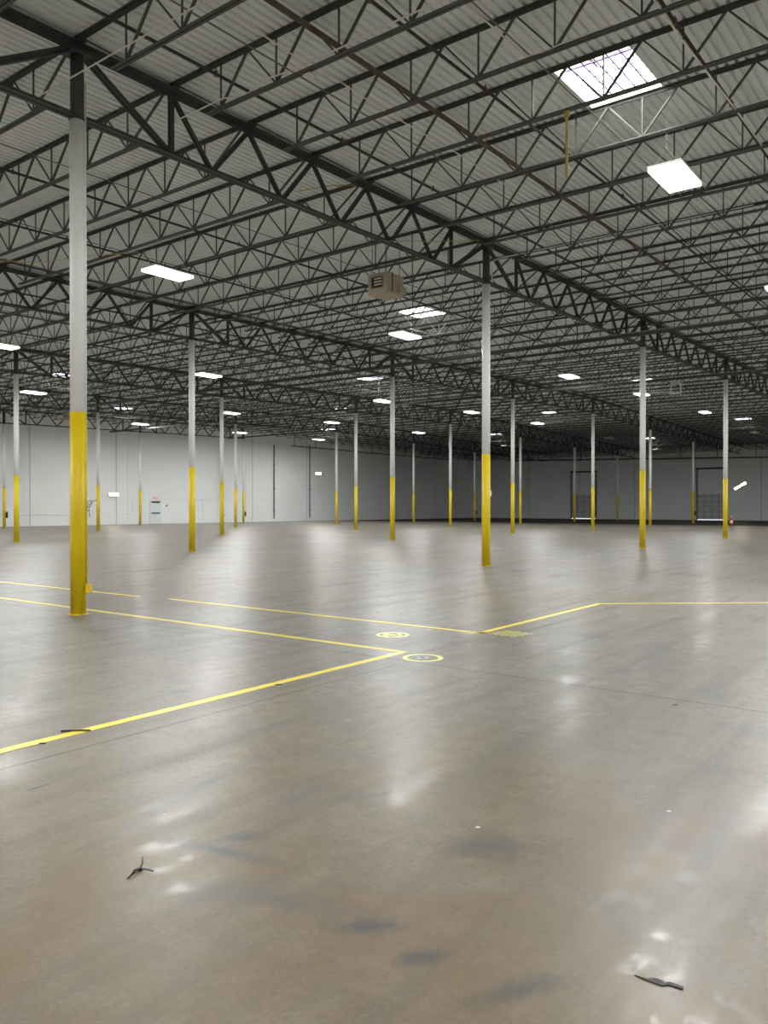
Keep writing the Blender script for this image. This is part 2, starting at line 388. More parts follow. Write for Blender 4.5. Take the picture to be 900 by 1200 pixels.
# ------------------------------------------------------------------ girders (along x)
def girder(slope, start, full=True):
    r = empty('roof_girder'); g = S
    def z(t, dz): return slope * t / S * .235 + dz
    bt = MB(); bt.dangle((0, 0, z(0, 1.13)), (g, 0, z(g, 1.13)), .11, .03, .012, False); bt.build('top_chord', 'steel', r)
    bb = MB(); bb.dangle((.10, 0, z(.1, .03)), (g-.10, 0, z(g-.1, .03)), .075, .03, .01, True); bb.build('bottom_chord', 'steel', r)
    def member(name, t0, d0, t1, d1, w):
        b = MB(); a = (t0*g, 0, z(t0*g, d0)); c = (t1*g, 0, z(t1*g, d1))
        for sg in (-1, 1):
            b.rect(a, c, *sorted((sg*.008, sg*(.008+w*.5))), -w/2, -w/2+.008, (0, 1, 0) if False else (0, 0, 1))
            b.rect(a, c, *sorted((sg*.008, sg*.016)), -w/2, w/2)
        b.build(name, 'steel', r)
    T, B = 1.07, .06
    member('end_diagonal', .008, T-.03, 1/7, B, .10); member('end_diagonal', .992, T-.03, 6/7, B, .10)
    member('vertical_strut', 1/7, B, 1/7, T, .085); member('vertical_strut', 6/7, B, 6/7, T, .085)
    nodes = [(1/7, T)]
    for k in range(1, 6): nodes += [((k + .5)/7, B), ((k+1)/7, T)]
    for a, b_ in zip(nodes[:-1], nodes[1:]): member('web_diagonal', *a, *b_, .075)
    return r
gu = girder(1, 0); gd = girder(-1, 0); used = {1: False, -1: False}
ROWN = ['first girder line, over the nearest column', 'second girder line, over the column under the left lamp', 'third girder line from the camera', 'fourth girder line from the camera', 'girder line along the left wall']
def rowname(j): return ['the front girder line', 'the second girder line', 'the third girder line', 'the fourth girder line', 'the left wall girder line'][j]
def colspan(i): return ['first', 'second', 'third', 'fourth', 'fifth', 'sixth', 'seventh', 'eighth'][i]
for j in range(-1, 5):
    for i in range(-1, 8):
        if j == -1 and i > 3: continue
        if j == 4 and (i > 3 or i < 1): continue
        if j >= 1 and i < 0: continue
        if j >= 3 and i < 1: continue
        if i == 7: continue
        sl = 1 if i < 4 else -1; src = gu if sl == 1 else gd
        if not used[sl]: g = src; used[sl] = True; KID[src.name] = [o for o in bpy.data.objects if o.parent == src]
        else: g = dupc(src)
        g.location = (i*S, j*S, W(i))
        if i == -1: lab = 'dark steel roof girder left of the nearest column top, cut by the picture edge'
        elif i == 0 and j == 0: lab = 'dark roof girder from the nearest column to the large centre column'
        elif i == 1 and j == 0: lab = 'dark roof girder running right from the large centre column'
        elif j == -1: lab = f'dark roof girder outside the picture to the right, {ORD[i+1]} span'
        else: lab = f'dark open-web roof girder, {colspan(i)} span along {rowname(j)}, counted from the camera'
        tag(g, lab, 'girder', 'main roof girders')
# last short span to the far wall
for j in range(0, 4):
    r = empty('roof_girder', (7*S, j*S, W(7))); L_ = .55*S - .02; zf = lambda t: -t/S*.235
    b = MB(); b.dangle((0, 0, zf(0)+1.13), (L_, 0, zf(L_)+1.13), .11, .03, .012, False); b.build('top_chord', 'steel', r)
    b = MB(); b.dangle((.1, 0, zf(0)+.03), (L_-.9, 0, zf(L_-.9)+.03), .075, .03, .01, True); b.build('bottom_chord', 'steel', r)
    nd = [(0, 1.05), (1/7, .06), (2/7, 1.05), (2.5/7, .06), (3.8/7, 1.05)]
    for a, c in zip(nd[:-1], nd[1:]):
        b = MB(); b.bar((a[0]*S, 0, zf(a[0]*S)+a[1]), (c[0]*S, 0, zf(c[0]*S)+c[1]), .05, .07); b.build('web_diagonal', 'steel', r)
    tag(r, f'short dark roof girder ending at the far wall on {rowname(j)}', 'girder', 'main roof girders')

# ------------------------------------------------------------------ joists (along y)
def joist(detailed):
    r = empty('roof_joist'); g = S
    b = MB(); b.dangle((0, .03, 1.215), (0, g-.03, 1.215), .058, .02, .006, False)
    b.box(-.06, .06, .03, .16, 1.135, 1.2); b.box(-.06, .06, g-.16, g-.03, 1.135, 1.2); b.build('top_chord', 'joist', r)
    b = MB(); b.dangle((0, .075*g, .462), (0, .925*g, .462), .045, .02, .006, True); b.build('bottom_chord', 'joist', r)
    tops = [0.012] + [.15 + .1*k for k in range(8)] + [.988]; bots = [.1*k for k in range(1, 10)]
    diag = []
    for k, bt in enumerate(bots):
        diag.append((tops[k], bt, .034)); diag.append((tops[k+1], bt, .024))
    wb = None if detailed else MB()
    for (t, bt, w) in diag:
        b = MB() if detailed else wb
        b.bar((0, t*g, 1.18), (0, bt*g, .48), w, w)
        if detailed: b.build('web_diagonal', 'joist', r)
    for bt in bots:
        b = MB() if detailed else wb
        b.bar((0, bt*g, .49), (0, bt*g, 1.17), .022, .022)
        if detailed: b.build('web_vertical', 'joist', r)
    if not detailed: wb.build('web', 'joist', r)
    return r
jd = joist(True); jf = joist(False); KID[jd.name] = [o for o in bpy.data.objects if o.parent == jd]; KID[jf.name] = [o for o in bpy.data.objects if o.parent == jf]
used_d = used_f = False
BAY = ['right of front girder line', 'between front and second girder lines', 'between second and third girder lines', 'between third and fourth girder lines', 'between fourth girder line and left wall']
START = {-1: -2, 0: -2, 1: 3, 2: 5, 3: 9}; END = {-1: 26, 0: 52, 1: 52, 2: 52, 3: 52}
nj = 0
for mrow in range(-1, 4):
    for k in range(START[mrow], END[mrow] + 1):
        i = k / 7; det = (mrow == -1 and k <= 9) or (mrow == 0 and k <= 9)
        if det: g = jd if not used_d else dupc(jd); used_d = True
        else: g = jf if not used_f else dupc(jf); used_f = True
        g.location = (i*S, mrow*S, W(i))
        bayn = k // 7; pos = k % 7
        if pos == 0 and k >= 0: where = f'on the {colspan(bayn)} column line'
        elif k < 0: where = f'{-k} spaces before the nearest column'
        else: where = f'{ORD[pos-1]} past {colspan(bayn)} column line'
        tag(g, f'dark bar joist {where}, {BAY[mrow+1]}', 'joist', 'open web roof joists'); nj += 1

# ------------------------------------------------------------------ skylights
def skylight():
    r = empty('skylight'); x0, x1 = 0, (SX1 - SX0)*S; y0, y1 = 0, (SY1 - SY0)*S; t = .04; sl = .235/S
    b = MB(); H = .36
    for (a, c, d, e) in ((x0-t, x0, y0-t, y1+t), (x1, x1+t, y0-t, y1+t), (x0, x1, y0-t, y0), (x0, x1, y1, y1+t)): b.box(a, c, d, e, -.01, H)
    b.build('curb', 'curb', r)
    b = MB(); n = 8   # shallow acrylic dome
    k0 = 0
    for a in range(n+1):
        for c in range(n+1):
            u, v = a/n, c/n; z = H + .16 * (math.sin(math.pi*u) * math.sin(math.pi*v)) ** .45 if 0 < u < 1 and 0 < v < 1 else H
            b.v.append((x0 - .02 + u*(x1-x0+.04), y0 - .02 + v*(y1-y0+.04), z))
    for a in range(n):
        for c in range(n):
            q = a*(n+1)+c; b.f.append((q, q+n+1, q+n+2, q+1)); b.m.append(0)
    b.build('dome', 'pane', r, smooth=True)
    b = MB()
    for k in range(1, 7): x = x0 + k*(x1-x0)/7; b.bar((x, y0, .05), (x, y1, .05), .026, .012)
    for k in range(1, 6): y = y0 + k*(y1-y0)/6; b.bar((x0, y, .06), (x1, y, .06), .026, .012)
    b.build('safety_grid', 'grid', r)
    b = MB(); b.bar((x0 + .30*(x1-x0), y0, .20), (x0 + .30*(x1-x0), y1, .20), .09, .03); b.bar((x0, y0 + .62*(y1-y0), .20), (x1*.42, y0 + .62*(y1-y0), .20), .05, .03); b.build('cross_bar', 'baffle', r)
    l = bpy.data.lights.new('daylight', 'AREA'); l.shape = 'RECTANGLE'; l.size = x1 - .06; l.size_y = y1 - .06; l.color = (1, .96, .86)
    l.energy = 20 * math.pi * l.size * l.size_y; q = bpy.data.objects.new('daylight', l); C.objects.link(q); q.parent = r; q.location = (x1/2, y1/2, H - .01)
    return r
sk = None
SKL = {(0,-1): 'large bright gridded skylight at the upper right', (1,0): 'bright skylight above the lamp near the tan heater', (2,1): 'small bright skylight above the centre left columns, past the heater',
 (1,2): 'bright skylight partly hidden behind the nearest column', (2,3): 'small skylight near the left wall, above the exit door', (3,0): 'small skylight behind the right pair of columns beside the square white frame',
 (4,1): 'small skylight beside the lamp between the centre column and its right neighbour', (3,2): 'small skylight above the paired thin columns left of centre', (4,3): 'tiny skylight beside the shorter of the paired thin columns',
 (5,0): 'small skylight at the far right, right of the rightmost column', (6,1): 'tiny skylight low behind the right hand columns', (5,2): 'tiny skylight just right of the large centre column'}
for (n, mm) in SKY:
    if sk is None: sk = o = skylight()
    else: o = dupc(sk)
    sl = 1 if n < 4 else -1
    o.location = ((n + SX0)*S, (mm + SY0)*S, W(n + SX0) + ROOF - (.0 if sl > 0 else .0)); o.rotation_euler = (0, -sl*math.atan(.235/S), 0)
    tag(o, SKL[(n, mm)], 'skylight', 'roof skylights')

# ------------------------------------------------------------------ high-bay lamps
def lamp(on, h):
    r = empty('high_bay_lamp'); lx, ly = .61, .305
    b = MB(); b.box(-lx, lx, -ly, ly, 0.012, .05); b.box(-.22, .22, -.10, .10, .05, .11); b.build('housing', 'housing', r, bevel=.006)
    b = MB(); b.box(-lx+.012, lx-.012, -ly+.012, ly-.012, -.05, .0119); b.build('diffuser', 'led' if on else 'led_off', r)
    if on:                                      # the lamp's own light: a panel just under the diffuser
        l = bpy.data.lights.new('led_light', 'AREA'); l.shape = 'RECTANGLE'; l.size = 1.19; l.size_y = .58; l.color = (.96, .99, 1)
        l.energy = LAMP * 1.19 * .58 * math.pi; q = bpy.data.objects.new('led_light', l); C.objects.link(q); q.parent = r; q.location = (0, 0, -.052)
    for sx in (-1, 1):
        b = MB(); x = sx*.5
        b.tube([(x, -.2, .05), (x, 0, .35), (x, .2, .05)], .004, 5); b.tube([(x, 0, .35), (x*.9, 0, h)], .004, 5)
        b.build('hanger_cable', 'conduit', r)
    return r
LMP = [  # i, j, z offset above W, lit, label
 (.655, -.52, .05, 1, 'large bright rectangular lamp at the upper right, below the big skylight'),
 (.525, .50, .14, 1, 'large bright lamp at the upper left, right of the nearest column'),
 (1.39, .50, .11, 1, 'bright lamp just below the skylight and the tan heater'),
 (1.49, 1.5, .0, 1, 'bright lamp beside the column top left of centre'),
 (1.35, 2.5, .07, 1, 'bright lamp left of the nearest column, beside the left column'),
 (2.55, .50, .17, 1, 'bright lamp between the centre column and its right neighbour'),
 (3.44, 1.5, .03, 1, 'bright lamp immediately left of the large centre column'),
 (4.51, .50, .37, 1, 'bright lamp between the two rightmost columns'),
 (3.41, .50, .23, 1, 'bright lamp hidden behind the column right of centre'),
 (4.28, 1.5, .03, 1, 'bright lamp beside a lit joist right of the large centre column'),
 (4.35, 2.5, .03, 1, 'small bright lamp below centre, above a very thin column'),
 (3.37, 2.5, .02, 1, 'bright lamp left of the taller paired thin column'),
 (2.60, 1.5, -.06, 1, 'bright lamp touching the column below the small centre skylight'),
 (2.51, 2.5, -.01, 1, 'bright lamp beside the trio of thin columns, upper one'),
 (3.50, 3.5, -.02, 1, 'small bright lamp over the close trio of thin columns, lower one'),
 (2.64, 3.5, .09, 1, 'bright lamp near the exit door column by the left wall'),
 (4.36, 3.5, .03, 1, 'small bright lamp close to the left wall by the dark wall pipes'),
 (.68, 1.5, .0, 1, 'bright lamp cut off by the left picture edge'),
 (5.52, 1.5, .14, 0, 'unlit pale lamp in the dark roof above the dock doors'),
 (5.80, .50, .3, 0, 'unlit pale lamp at the far right below the small skylight'),
 (6.64, 1.5, .07, 0, 'unlit lamp low in the dark roof behind the right hand columns'),
 (5.69, 2.5, .12, 0, 'unlit lamp right of the large centre column below a tiny skylight'),
 (-.50, -.50, .05, 1, 'bright lamp above the camera, seen as a glare on the near floor'),
 (-.45, .50, .05, 1, 'bright lamp left of the camera, out of the picture'),
 (1.50, -.50, .05, 1, 'bright lamp right of the picture edge, lighting the right hand floor'),
 (2.55, -.50, .05, 1, 'added bright lamp far right outside the picture'),  # from here down: unseen lamps added to brighten walls and columns
] + [(n + .45, mm + .5, .05, 1, f'added bright lamp outside the picture, {ORD[n+2]} in the {ORD[-mm]} row to the right') for mm in (-2, -3) for n in range(-2, 7)] + [
 (5.5, -.5, .05, 1, 'added bright lamp outside the picture right of the dock doors'),  # added lit to lift the dim far wall
 (3.5, -.5, .05, 1, 'added bright lamp outside the picture beyond the right edge'), (4.5, -.5, .05, 1, 'added bright lamp outside the picture right of the far columns'),
 (-1.5, -.5, .05, 1, 'added bright lamp well behind the camera'), (-1.5, .5, .05, 1, 'added bright lamp behind the camera to the left'), (-1.5, 1.5, .05, 1, 'added bright lamp far behind to the left'), (-.5, 1.5, .05, 1, 'added bright lamp left out of the picture'), (-.5, 2.5, .05, 1, 'added bright lamp left near the left wall, out of the picture'), (.5, 2.5, .05, 1, 'added bright lamp out of the picture left of the columns'), (.5, 3.5, .05, 1, 'added bright lamp out of the picture by the left wall'), (1.5, 3.5, .05, 1, 'added bright lamp by the left wall cut off by the picture'),
]
lon = loff = None
for (i, j, dz, on, lab) in LMP:
    o = lamp(on, ROOF + .02 - dz)
    o.location = (i*S, j*S, W(i) + dz); tag(o, lab, 'lamp', 'high bay lamps under the roof')

# ------------------------------------------------------------------ pipes and bridging along x (following the roof slope)
def along_x(name, j, dz, r, i0, i1, mt, label, cat, group=None, sq=False):
    pts = [(i0*S, 0, W(i0)+dz)]
    if i0 < 4 < i1: pts.append((4*S, 0, W(4)+dz))
    pts.append((i1*S, 0, W(i1)+dz)); b = MB()
    if sq:
        for a, c in zip(pts[:-1], pts[1:]): b.bar(a, c, r*2, r*2)
    else: b.tube(pts, r, 8)
    o = b.build(name, mt, None, (0, j*S, 0), smooth=not sq); tag(o, label, cat, group); return o
for mm in range(-1, 4):
    for q, f in enumerate((.145, .395, .645, .895)):
        j = mm + f
        if j < -.7: continue
        i0 = {-1: -.25, 0: -.25, 1: .3, 2: .8, 3: 1.3}[mm]
        rr = empty('sprinkler_pipe', (0, j*S, 0)); i1 = 7.5
        b = MB(); b.tube([(i0*S, 0, W(i0)+.93), (4*S, 0, W(4)+.93), (i1*S, 0, W(i1)+.93)], .026, 8); b.build('pipe', 'pipe', rr, smooth=True)
        for k in range(0, 14 if mm < 1 else 0):
            i = -.12 + .25*k; b = MB(); z = W(i) + .93
            b.tube([(i*S, 0, z-.035), (i*S, 0, z+.035), (i*S, 0, z+.05), (i*S, 0, z+.085)], [.034, .034, .014, .010], 8); b.build('sprinkler_head', 'rust', rr)
        tag(rr, f'black branch pipe under the deck, {ORD[q]} one {BAY[mm+1]}', 'pipe', 'sprinkler branch pipes')
    for q, f in enumerate((.23, .53, .77)):
        j = mm + f
        if j < -.6: continue
        i0 = {-1: -.2, 0: -.2, 1: .3, 2: .8, 3: 1.3}[mm]
        along_x('bridging_rod', j, .515, .011, i0, 7.45, 'bridge', f'thin pale bridging rod, {ORD[q]} one {BAY[mm+1]}', 'rod', 'joist bridging rods')
along_x('rusty_pipe', -.262, 1.0, .045, -.2, 2.6, 'rust', 'rust brown steel pipe crossing the upper centre under the deck', 'pipe')

def main_pipe(name, i, dz, r, j0, j1, label, hang=.33):
    rr = empty(name, (i*S, 0, W(i)+dz)); b = MB(); b.tube([(0, j0*S, 0), (0, j1*S, 0)], r, 14); b.build('pipe', 'pipe', rr, smooth=True)
    j = j0 + .12
    while j < j1:
        b = MB(); b.bar((0, j*S, r), (0, j*S, .48 - dz), .03, .03)
        b.tube([(0, j*S-.03, 0), (0, j*S+.03, 0)], r+.012, 12); b.build('hanger', 'pipe', rr); j += hang
    tag(rr, label, 'pipe', 'large hanging mains')
main_pipe('sprinkler_main', 1.74, -.10, .085, -1.0, 2.9, 'thick dark main pipe hanging across the right, nearest of the large mains')
main_pipe('sprinkler_main', 2.72, -.16, .07, -1.0, 3.95, 'thick dark main pipe behind the column tops, second of the large mains')
main_pipe('sprinkler_main', 3.74, -.14, .06, -1.0, 3.9, 'dark main pipe crossing below the roof, third of the large mains')

# sloping pipe with hangers before the far wall
rr = empty('wall_pipe', (7.38*S, 0, 0)); b = MB()
b.tube([(0, 3.4*S, 7.80), (0, .3*S, 6.95)], .07, 10); b.build('pipe', 'pipe', rr, smooth=True)
for k in range(9):
    j = .5 + .34*k; z = 6.95 + .85*(j-.3)/3.1; b = MB(); b.bar((0, j*S, z+.06), (0, j*S, W(7.38)+1.21), .06, .06); b.build('hanger', 'pipe', rr)
tag(rr, 'long black pipe hung in front of the dim far wall above the dock doors', 'pipe')
for (ia, ib, z, lab) in ((4.49, 5.30, 7.98, 'short black hanging rail near the left wall, by the two dark wall pipes'), (5.32, 7.0, 7.95, 'long black hanging rail along the shaded left wall near the corner')):
    rr = empty('hanging_rail', (0, 3.93*S, 0)); b = MB(); b.bar((ia*S, 0, z), (ib*S, 0, z), .09, .09); b.build('rail', 'pipe', rr)
    i = ia + .04
    while i < ib: b = MB(); b.bar((i*S, 0, z), (i*S, 0, W(i)+1.215), .05, .05); b.build('hanger', 'pipe', rr); i += .27
    tag(rr, lab, 'rail')

# ------------------------------------------------------------------ conduits (light tubes near the front bay)
def conduit(pts, r, mt, label, cat='conduit', box=None):
    b = MB(); P = [(x*S, y*S, z) for x, y, z in pts]; b.tube(P, r, 6)
    o = b.build('conduit' if cat == 'conduit' else 'yellow_cord', mt, smooth=True)
    if box:
        q = MB(); x, y, z = box; q.box(x*S-.08, x*S+.08, y*S-.06, y*S+.06, z-.05, z+.03); q.build('junction_box', 'housing', o)
    tag(o, label, cat); return o
conduit([(.134, -.018, 7.95), (.132, -.117, 7.95), (.145, -.140, 7.95), (.132, -.191, 7.95), (.135, -.217, 7.95), (.136, -.297, 7.95), (.133, -.395, 7.95), (.134, -.60, 7.95)], .012, 'conduit', 'pale conduit bent along the joist nearest above the first column span')
conduit([(-.2, -.262, 7.9), (.006, -.263, 7.9), (.03, -.261, 7.91), (.085, -.259, 7.92), (.114, -.257, 7.93), (.152, -.247, 7.94), (.17, -.261, 7.94), (.193, -.261, 7.95), (.284, -.258, 7.97), (.478, -.264, 8.01), (.635, -.259, 8.05)], .011, 'conduit', 'pale conduit with a small white box under the upper centre joists', box=(.152, -.247, 7.94))
conduit([(.151, -.463, 7.94), (.218, -.466, 7.95), (.261, -.465, 7.96), (.282, -.469, 7.97), (.285, -.49, 7.97), (.281, -.513, 7.97), (.283, -.57, 7.97)], .011, 'conduit', 'pale conduit with a curved bend at the top, left of the big skylight')
conduit([(.20, -.62, 7.95), (.361, -.62, 7.98), (.561, -.625, 8.03), (.80, -.628, 8.08)], .014, 'conduit', 'pale conduit running down right of the big skylight')
conduit([(-.03, .06, 7.75), (-.03, -.14, 7.75), (-.03, -.30, 7.75)], .011, 'conduit', 'pale straight conduit crossing in front of the nearest column top')
conduit([(.145, .03, 7.93), (.145, .22, 7.93), (.145, .5, 7.93)], .011, 'conduit', 'pale conduit on the joist behind the nearest column')
conduit([(.40, .006, 7.88), (.48, .006, 8.30), (.56, .006, 8.62)], .010, 'cord', 'yellow cord strung behind the front girder, left of its middle', 'cord')
conduit([(.62, -.006, 7.57), (.80, -.006, 8.13), (.96, -.006, 8.68)], .008, 'cord', 'yellow cord slanting up towards the large centre column top', 'cord')
conduit([(.16, .5, 6.9), (.24, .5, 7.1), (.34, .5, 7.55), (.45, .5, 7.97)], .008, 'cord', 'yellow cord hanging at the left behind the nearest column', 'cord')
b = MB(); b.bar((3/7*S, -.45*S, 6.88), (3/7*S, -.45*S, 7.98), .045, .008); b.bar((3/7*S, -.45*S, 7.86), (3/7*S, -.45*S, 8.0), .09, .03)
tag(b.build('hanging_strap', 'cord'), 'yellow strap hanging from a joist left of the big skylight', 'strap')

# column-top conduit loop at the centre column
conduit([(1.004, -.0125, 7.66), (1.004, -.0125, 8.15), (1.006, -.016, 8.25), (1.01, -.03, 8.30), (1.01, -.30, 8.30), (1.01, -.55, 8.30)], .016, 'conduit', 'grey conduit leaving the top of the large centre column to the right')

# ------------------------------------------------------------------ unit heaters, white frame
def heater(loc, sx, sy, sz, label, hz):
    r = empty('unit_heater', loc)
    b = MB(); b.box(0, sx, 0, sy, 0, sz); b.build('cabinet', 'tan', r, bevel=.008)
    b = MB(); y0, y1, z0, z1 = sy*.24, sy*.80, sz*.30, sz*.80
    b.box(-.012, .0, y0-.03, y1+.03, z0-.03, z0); b.box(-.012, 0, y0-.03, y1+.03, z1, z1+.03); b.box(-.012, 0, y0-.03, y0, z0, z1); b.box(-.012, 0, y1, y1+.03, z0, z1)
    b.build('outlet_frame', 'tan_dark', r)
    b = MB(); b.box(-.004, .0, y0, y1, z0, z1); b.build('outlet', 'black', r)
    for k in range(3):
        b = MB(); z = z0 + (k + .7)*(z1-z0)/3.6; b.box(-.03, -.006, y0+.02, y1-.14*sy, z, z+.035); b.build('louvre', 'conduit', r)
    b = MB(); b.box(sx*.60, sx*.98, -.10, -.0, sz*.10, sz*.45); b.build('control_box', 'tan', r, bevel=.004)
    b = MB(); b.tube([(sx*.28, -.02, sz*.1), (sx*.28, -.02, sz*1.0)], .014, 6); b.build('gas_line', 'pipe', r)
    for (x, y) in ((.08, .08), (sx-.08, .08), (.08, sy-.08), (sx-.08, sy-.08)):
        b = MB(); b.bar((x, y, sz), (x, y, hz), .012, .012); b.build('hanger_rod', 'steel', r)
    tag(r, label, 'heater', 'tan unit heaters')
heater((.835*S, .151*S, 7.30), .75, .64, .55, 'tan box heater with dark louvred outlet hung at the upper centre', W(.87)+1.2-7.30)
heater((1.98*S, 3.25*S, 7.62), 1.2, .7, .6, 'small tan box heater left of the nearest column, by the left wall', W(2)+1.2-7.62)
r = empty('square_frame', (3.14*S, .25*S, 8.12)); a = .27
for q in ((-a, a, -a, -a), (-a, a, a, a), (-a, -a, -a, a), (a, a, -a, a)):
    b = MB(); y0, y1, z0, z1 = q
    if z0 == z1: b.bar((0, y0-.03, z0), (0, y1+.03, z1), .07, .07)
    else: b.bar((0, y0, z0+.03), (0, y1, z1-.03), .07, .07)
    b.build('frame_bar', 'curb', r)
for s_ in (-1, 1):
    b = MB(); b.bar((0, s_*.2, a), (0, s_*.2, .9), .012, .012); b.build('hanger_rod', 'conduit', r)
tag(r, 'small white square frame hung in the dark roof at the right', 'frame')

# ------------------------------------------------------------------ wall things
def eml(loc, rz, w, tilt, label):
    r = empty('emergency_light', loc, rz)        # local +y out of the wall
    b = MB(); b.box(-w*.30, w*.30, 0.0, .10, -.10, .10); b.build('housing', 'housing', r, bevel=.01)
    for s_ in (-1, 1):
        b = MB(); x = s_*w*.25; z = .18 + s_*tilt
        b.tube([(x, .05, .02), (x, .07, z)], .02, 6); b.bar((x - w*.23, .10, z - tilt*.8), (x + w*.23, .10, z + tilt*.8), .10, .26); b.build('lamp_head', 'housing', r)
        b = MB(); b.bar((x - w*.21, .155, z - tilt*.74), (x + w*.21, .155, z + tilt*.74), .01, .21); b.build('bulb', 'spot', r)
    tag(r, label, 'light', 'emergency lights')
eml((5.01*S, JW(5.01)*S, 5.15), math.pi, .9, 0.0, 'twin-head emergency light high on the left wall right of the dark pipes')
eml((2.93*S, JW(2.93)*S, 2.50), math.pi, 1.0, 0.0, 'twin-head emergency light glowing on the left wall near the nearest column')
eml((I1*S, 1.015*S, 3.80), math.pi/2, 1.3, -.20, 'tilted twin-head emergency light glowing beside the rightmost column')

y = JW(3.285)*S
d = empty('door_1', (3.285*S, y, 0), WR); d['kind'] = 'structure'; d['label'] = 'white exit door in the left wall'
b = MB(); b.box(-.50, .50, -.05, -.005, .01, 2.10); b.build('door_leaf', 'door', d)
b = MB(); b.box(-.58, -.50, -.07, 0, 0, 2.18); b.box(.50, .58, -.07, 0, 0, 2.18); b.box(-.58, .58, -.07, 0, 2.10, 2.18); b.build('door_frame', 'conduit', d)
b = MB(); b.box(-.42, .46, -.12, -.055, .98, 1.06); b.build('panic_bar', 'steel', d)
b = MB(); b.box(-.42, .46, -.12, -.055, 1.98, 2.09); b.build('door_closer', 'black', d)
r = empty('exit_sign', (3.285*S, y, 2.42), WR); b = MB(); b.box(-.24, .24, -.07, 0, -.13, .13); b.build('sign_box', 'sign', r)
def letters(txt, parent, x0, h, w, yy):
    G = {'E': [(0, 0, 0, 1), (0, 1, 1, 1), (0, .5, .8, .5), (0, 0, 1, 0)], 'X': [(0, 0, 1, 1), (0, 1, 1, 0)], 'I': [(.5, 0, .5, 1)], 'T': [(0, 1, 1, 1), (.5, 0, .5, 1)]}
    for k, ch in enumerate(txt):
        b = MB()
        for (xa, za, xb, zb) in G[ch]:
            b.bar((x0 + k*w*1.35 + xa*w, yy, za*h - h/2), (x0 + k*w*1.35 + xb*w, yy, zb*h - h/2), .022, .004, (0, 1, 0))
        b.build('letter', 'bulb2', parent)
letters('EXIT', r, -.19, .15, .072, -.073); tag(r, 'small red on white EXIT sign above the white door', 'sign')
b = MB(); b.box(-.05, .05, -.06, 0, -.07, .07); o = b.build('wall_box', 'black', None, (3.385*S, JW(3.385)*S, 1.70)); o.rotation_euler.z = WR; tag(o, 'small black box on the wall right of the exit door', 'box')
b = MB()
b.tube([(i*S, JW(i)*S-.03, z) for i, z in ((1.0, .93), (3.06, .93), (3.085, .98), (3.09, 2.25), (3.11, 2.33), (4.44, 2.33))], .016, 6)
o = b.build('wall_conduit', 'conduit'); tag(o, 'thin grey conduit line stepping up along the left wall', 'conduit')
for k, i in enumerate((3.05, 3.72, 4.1)):
    b = MB(); b.tube([(i*S, JW(i)*S-.03, .5), (i*S, JW(i)*S-.03, 2.33 if k else 8)], .013, 6)
    o = b.build('wall_conduit', 'conduit'); tag(o, ['tall thin vertical conduit on the left wall left of the door', 'thin conduit drop on the wall right of the exit door', 'thin conduit drop on the wall by the trio of columns'][k], 'conduit')
for k, (i, t) in enumerate(((4.475, 8.2), (4.905, 8.45))):
    r = empty('drain_pipe', (i*S, JW(i)*S - .085, 0), WR); b = MB(); b.tube([(0, 0, .3), (0, 0, t)], .055, 10); b.build('pipe', 'pipe', r)
    for z in (1.2, 3.5, 6):
        b = MB(); b.box(-.09, .09, -.07, .075, z, z+.05); b.build('strap', 'pipe', r)
    tag(r, ['left one of the two dark vertical pipes on the left wall', 'right one of the two dark vertical pipes on the left wall'][k], 'pipe', 'dark wall pipes')
for k, (i, t) in enumerate(((6.12, 8.4), (6.28, 8.4), (7.1, 7.8))):
    b = MB(); b.tube([(i*S, JW(i)*S-.04, .5), (i*S, JW(i)*S-.04, t)], .03, 6); o = b.build('wall_conduit', 'conduit')
    tag(o, ['left pale conduit of a pair on the shaded left wall', 'right pale conduit of a pair on the shaded left wall', 'pale conduit on the shaded wall close to the far corner'][k], 'conduit')

for k, (ja, jb) in enumerate(((2.44, 2.72), (1.14, 1.41))):
    d = empty(f'door_{k+2}', (I1*S, 0, 0)); d['kind'] = 'structure'; d['label'] = ['left dock door in the dim far wall', 'right dock door in the dim far wall'][k]
    ya, yb = ja*S, jb*S; n = 5
    for q in range(n):
        b = MB(); z0 = .10 + q*.60; b.box(-.06, -.01, ya+.06, yb-.06, z0, z0+.55)
        b.build('door_panel', 'dock', d)
    b = MB()
    for q in range(1, 4): yv = ya + q*(yb-ya)/4; b.box(-.075, -.061, yv-.02, yv+.02, .1, 3.1)
    b.build('stile', 'steel', d)
    b = MB(); b.box(-.075, -.061, ya+.04, yb-.04, .0, .09); b.build('bottom_gap', 'seal', d)
    for yy in (ya, yb): b = MB(); b.box(-.12, -.01, yy-.05, yy+.05, 0, 6.1); b.build('track', 'pipe', d)
    b = MB(); b.box(-.2, -.01, ya-.1, yb+.1, 6.0, 6.2); b.build('header_shaft', 'pipe', d)

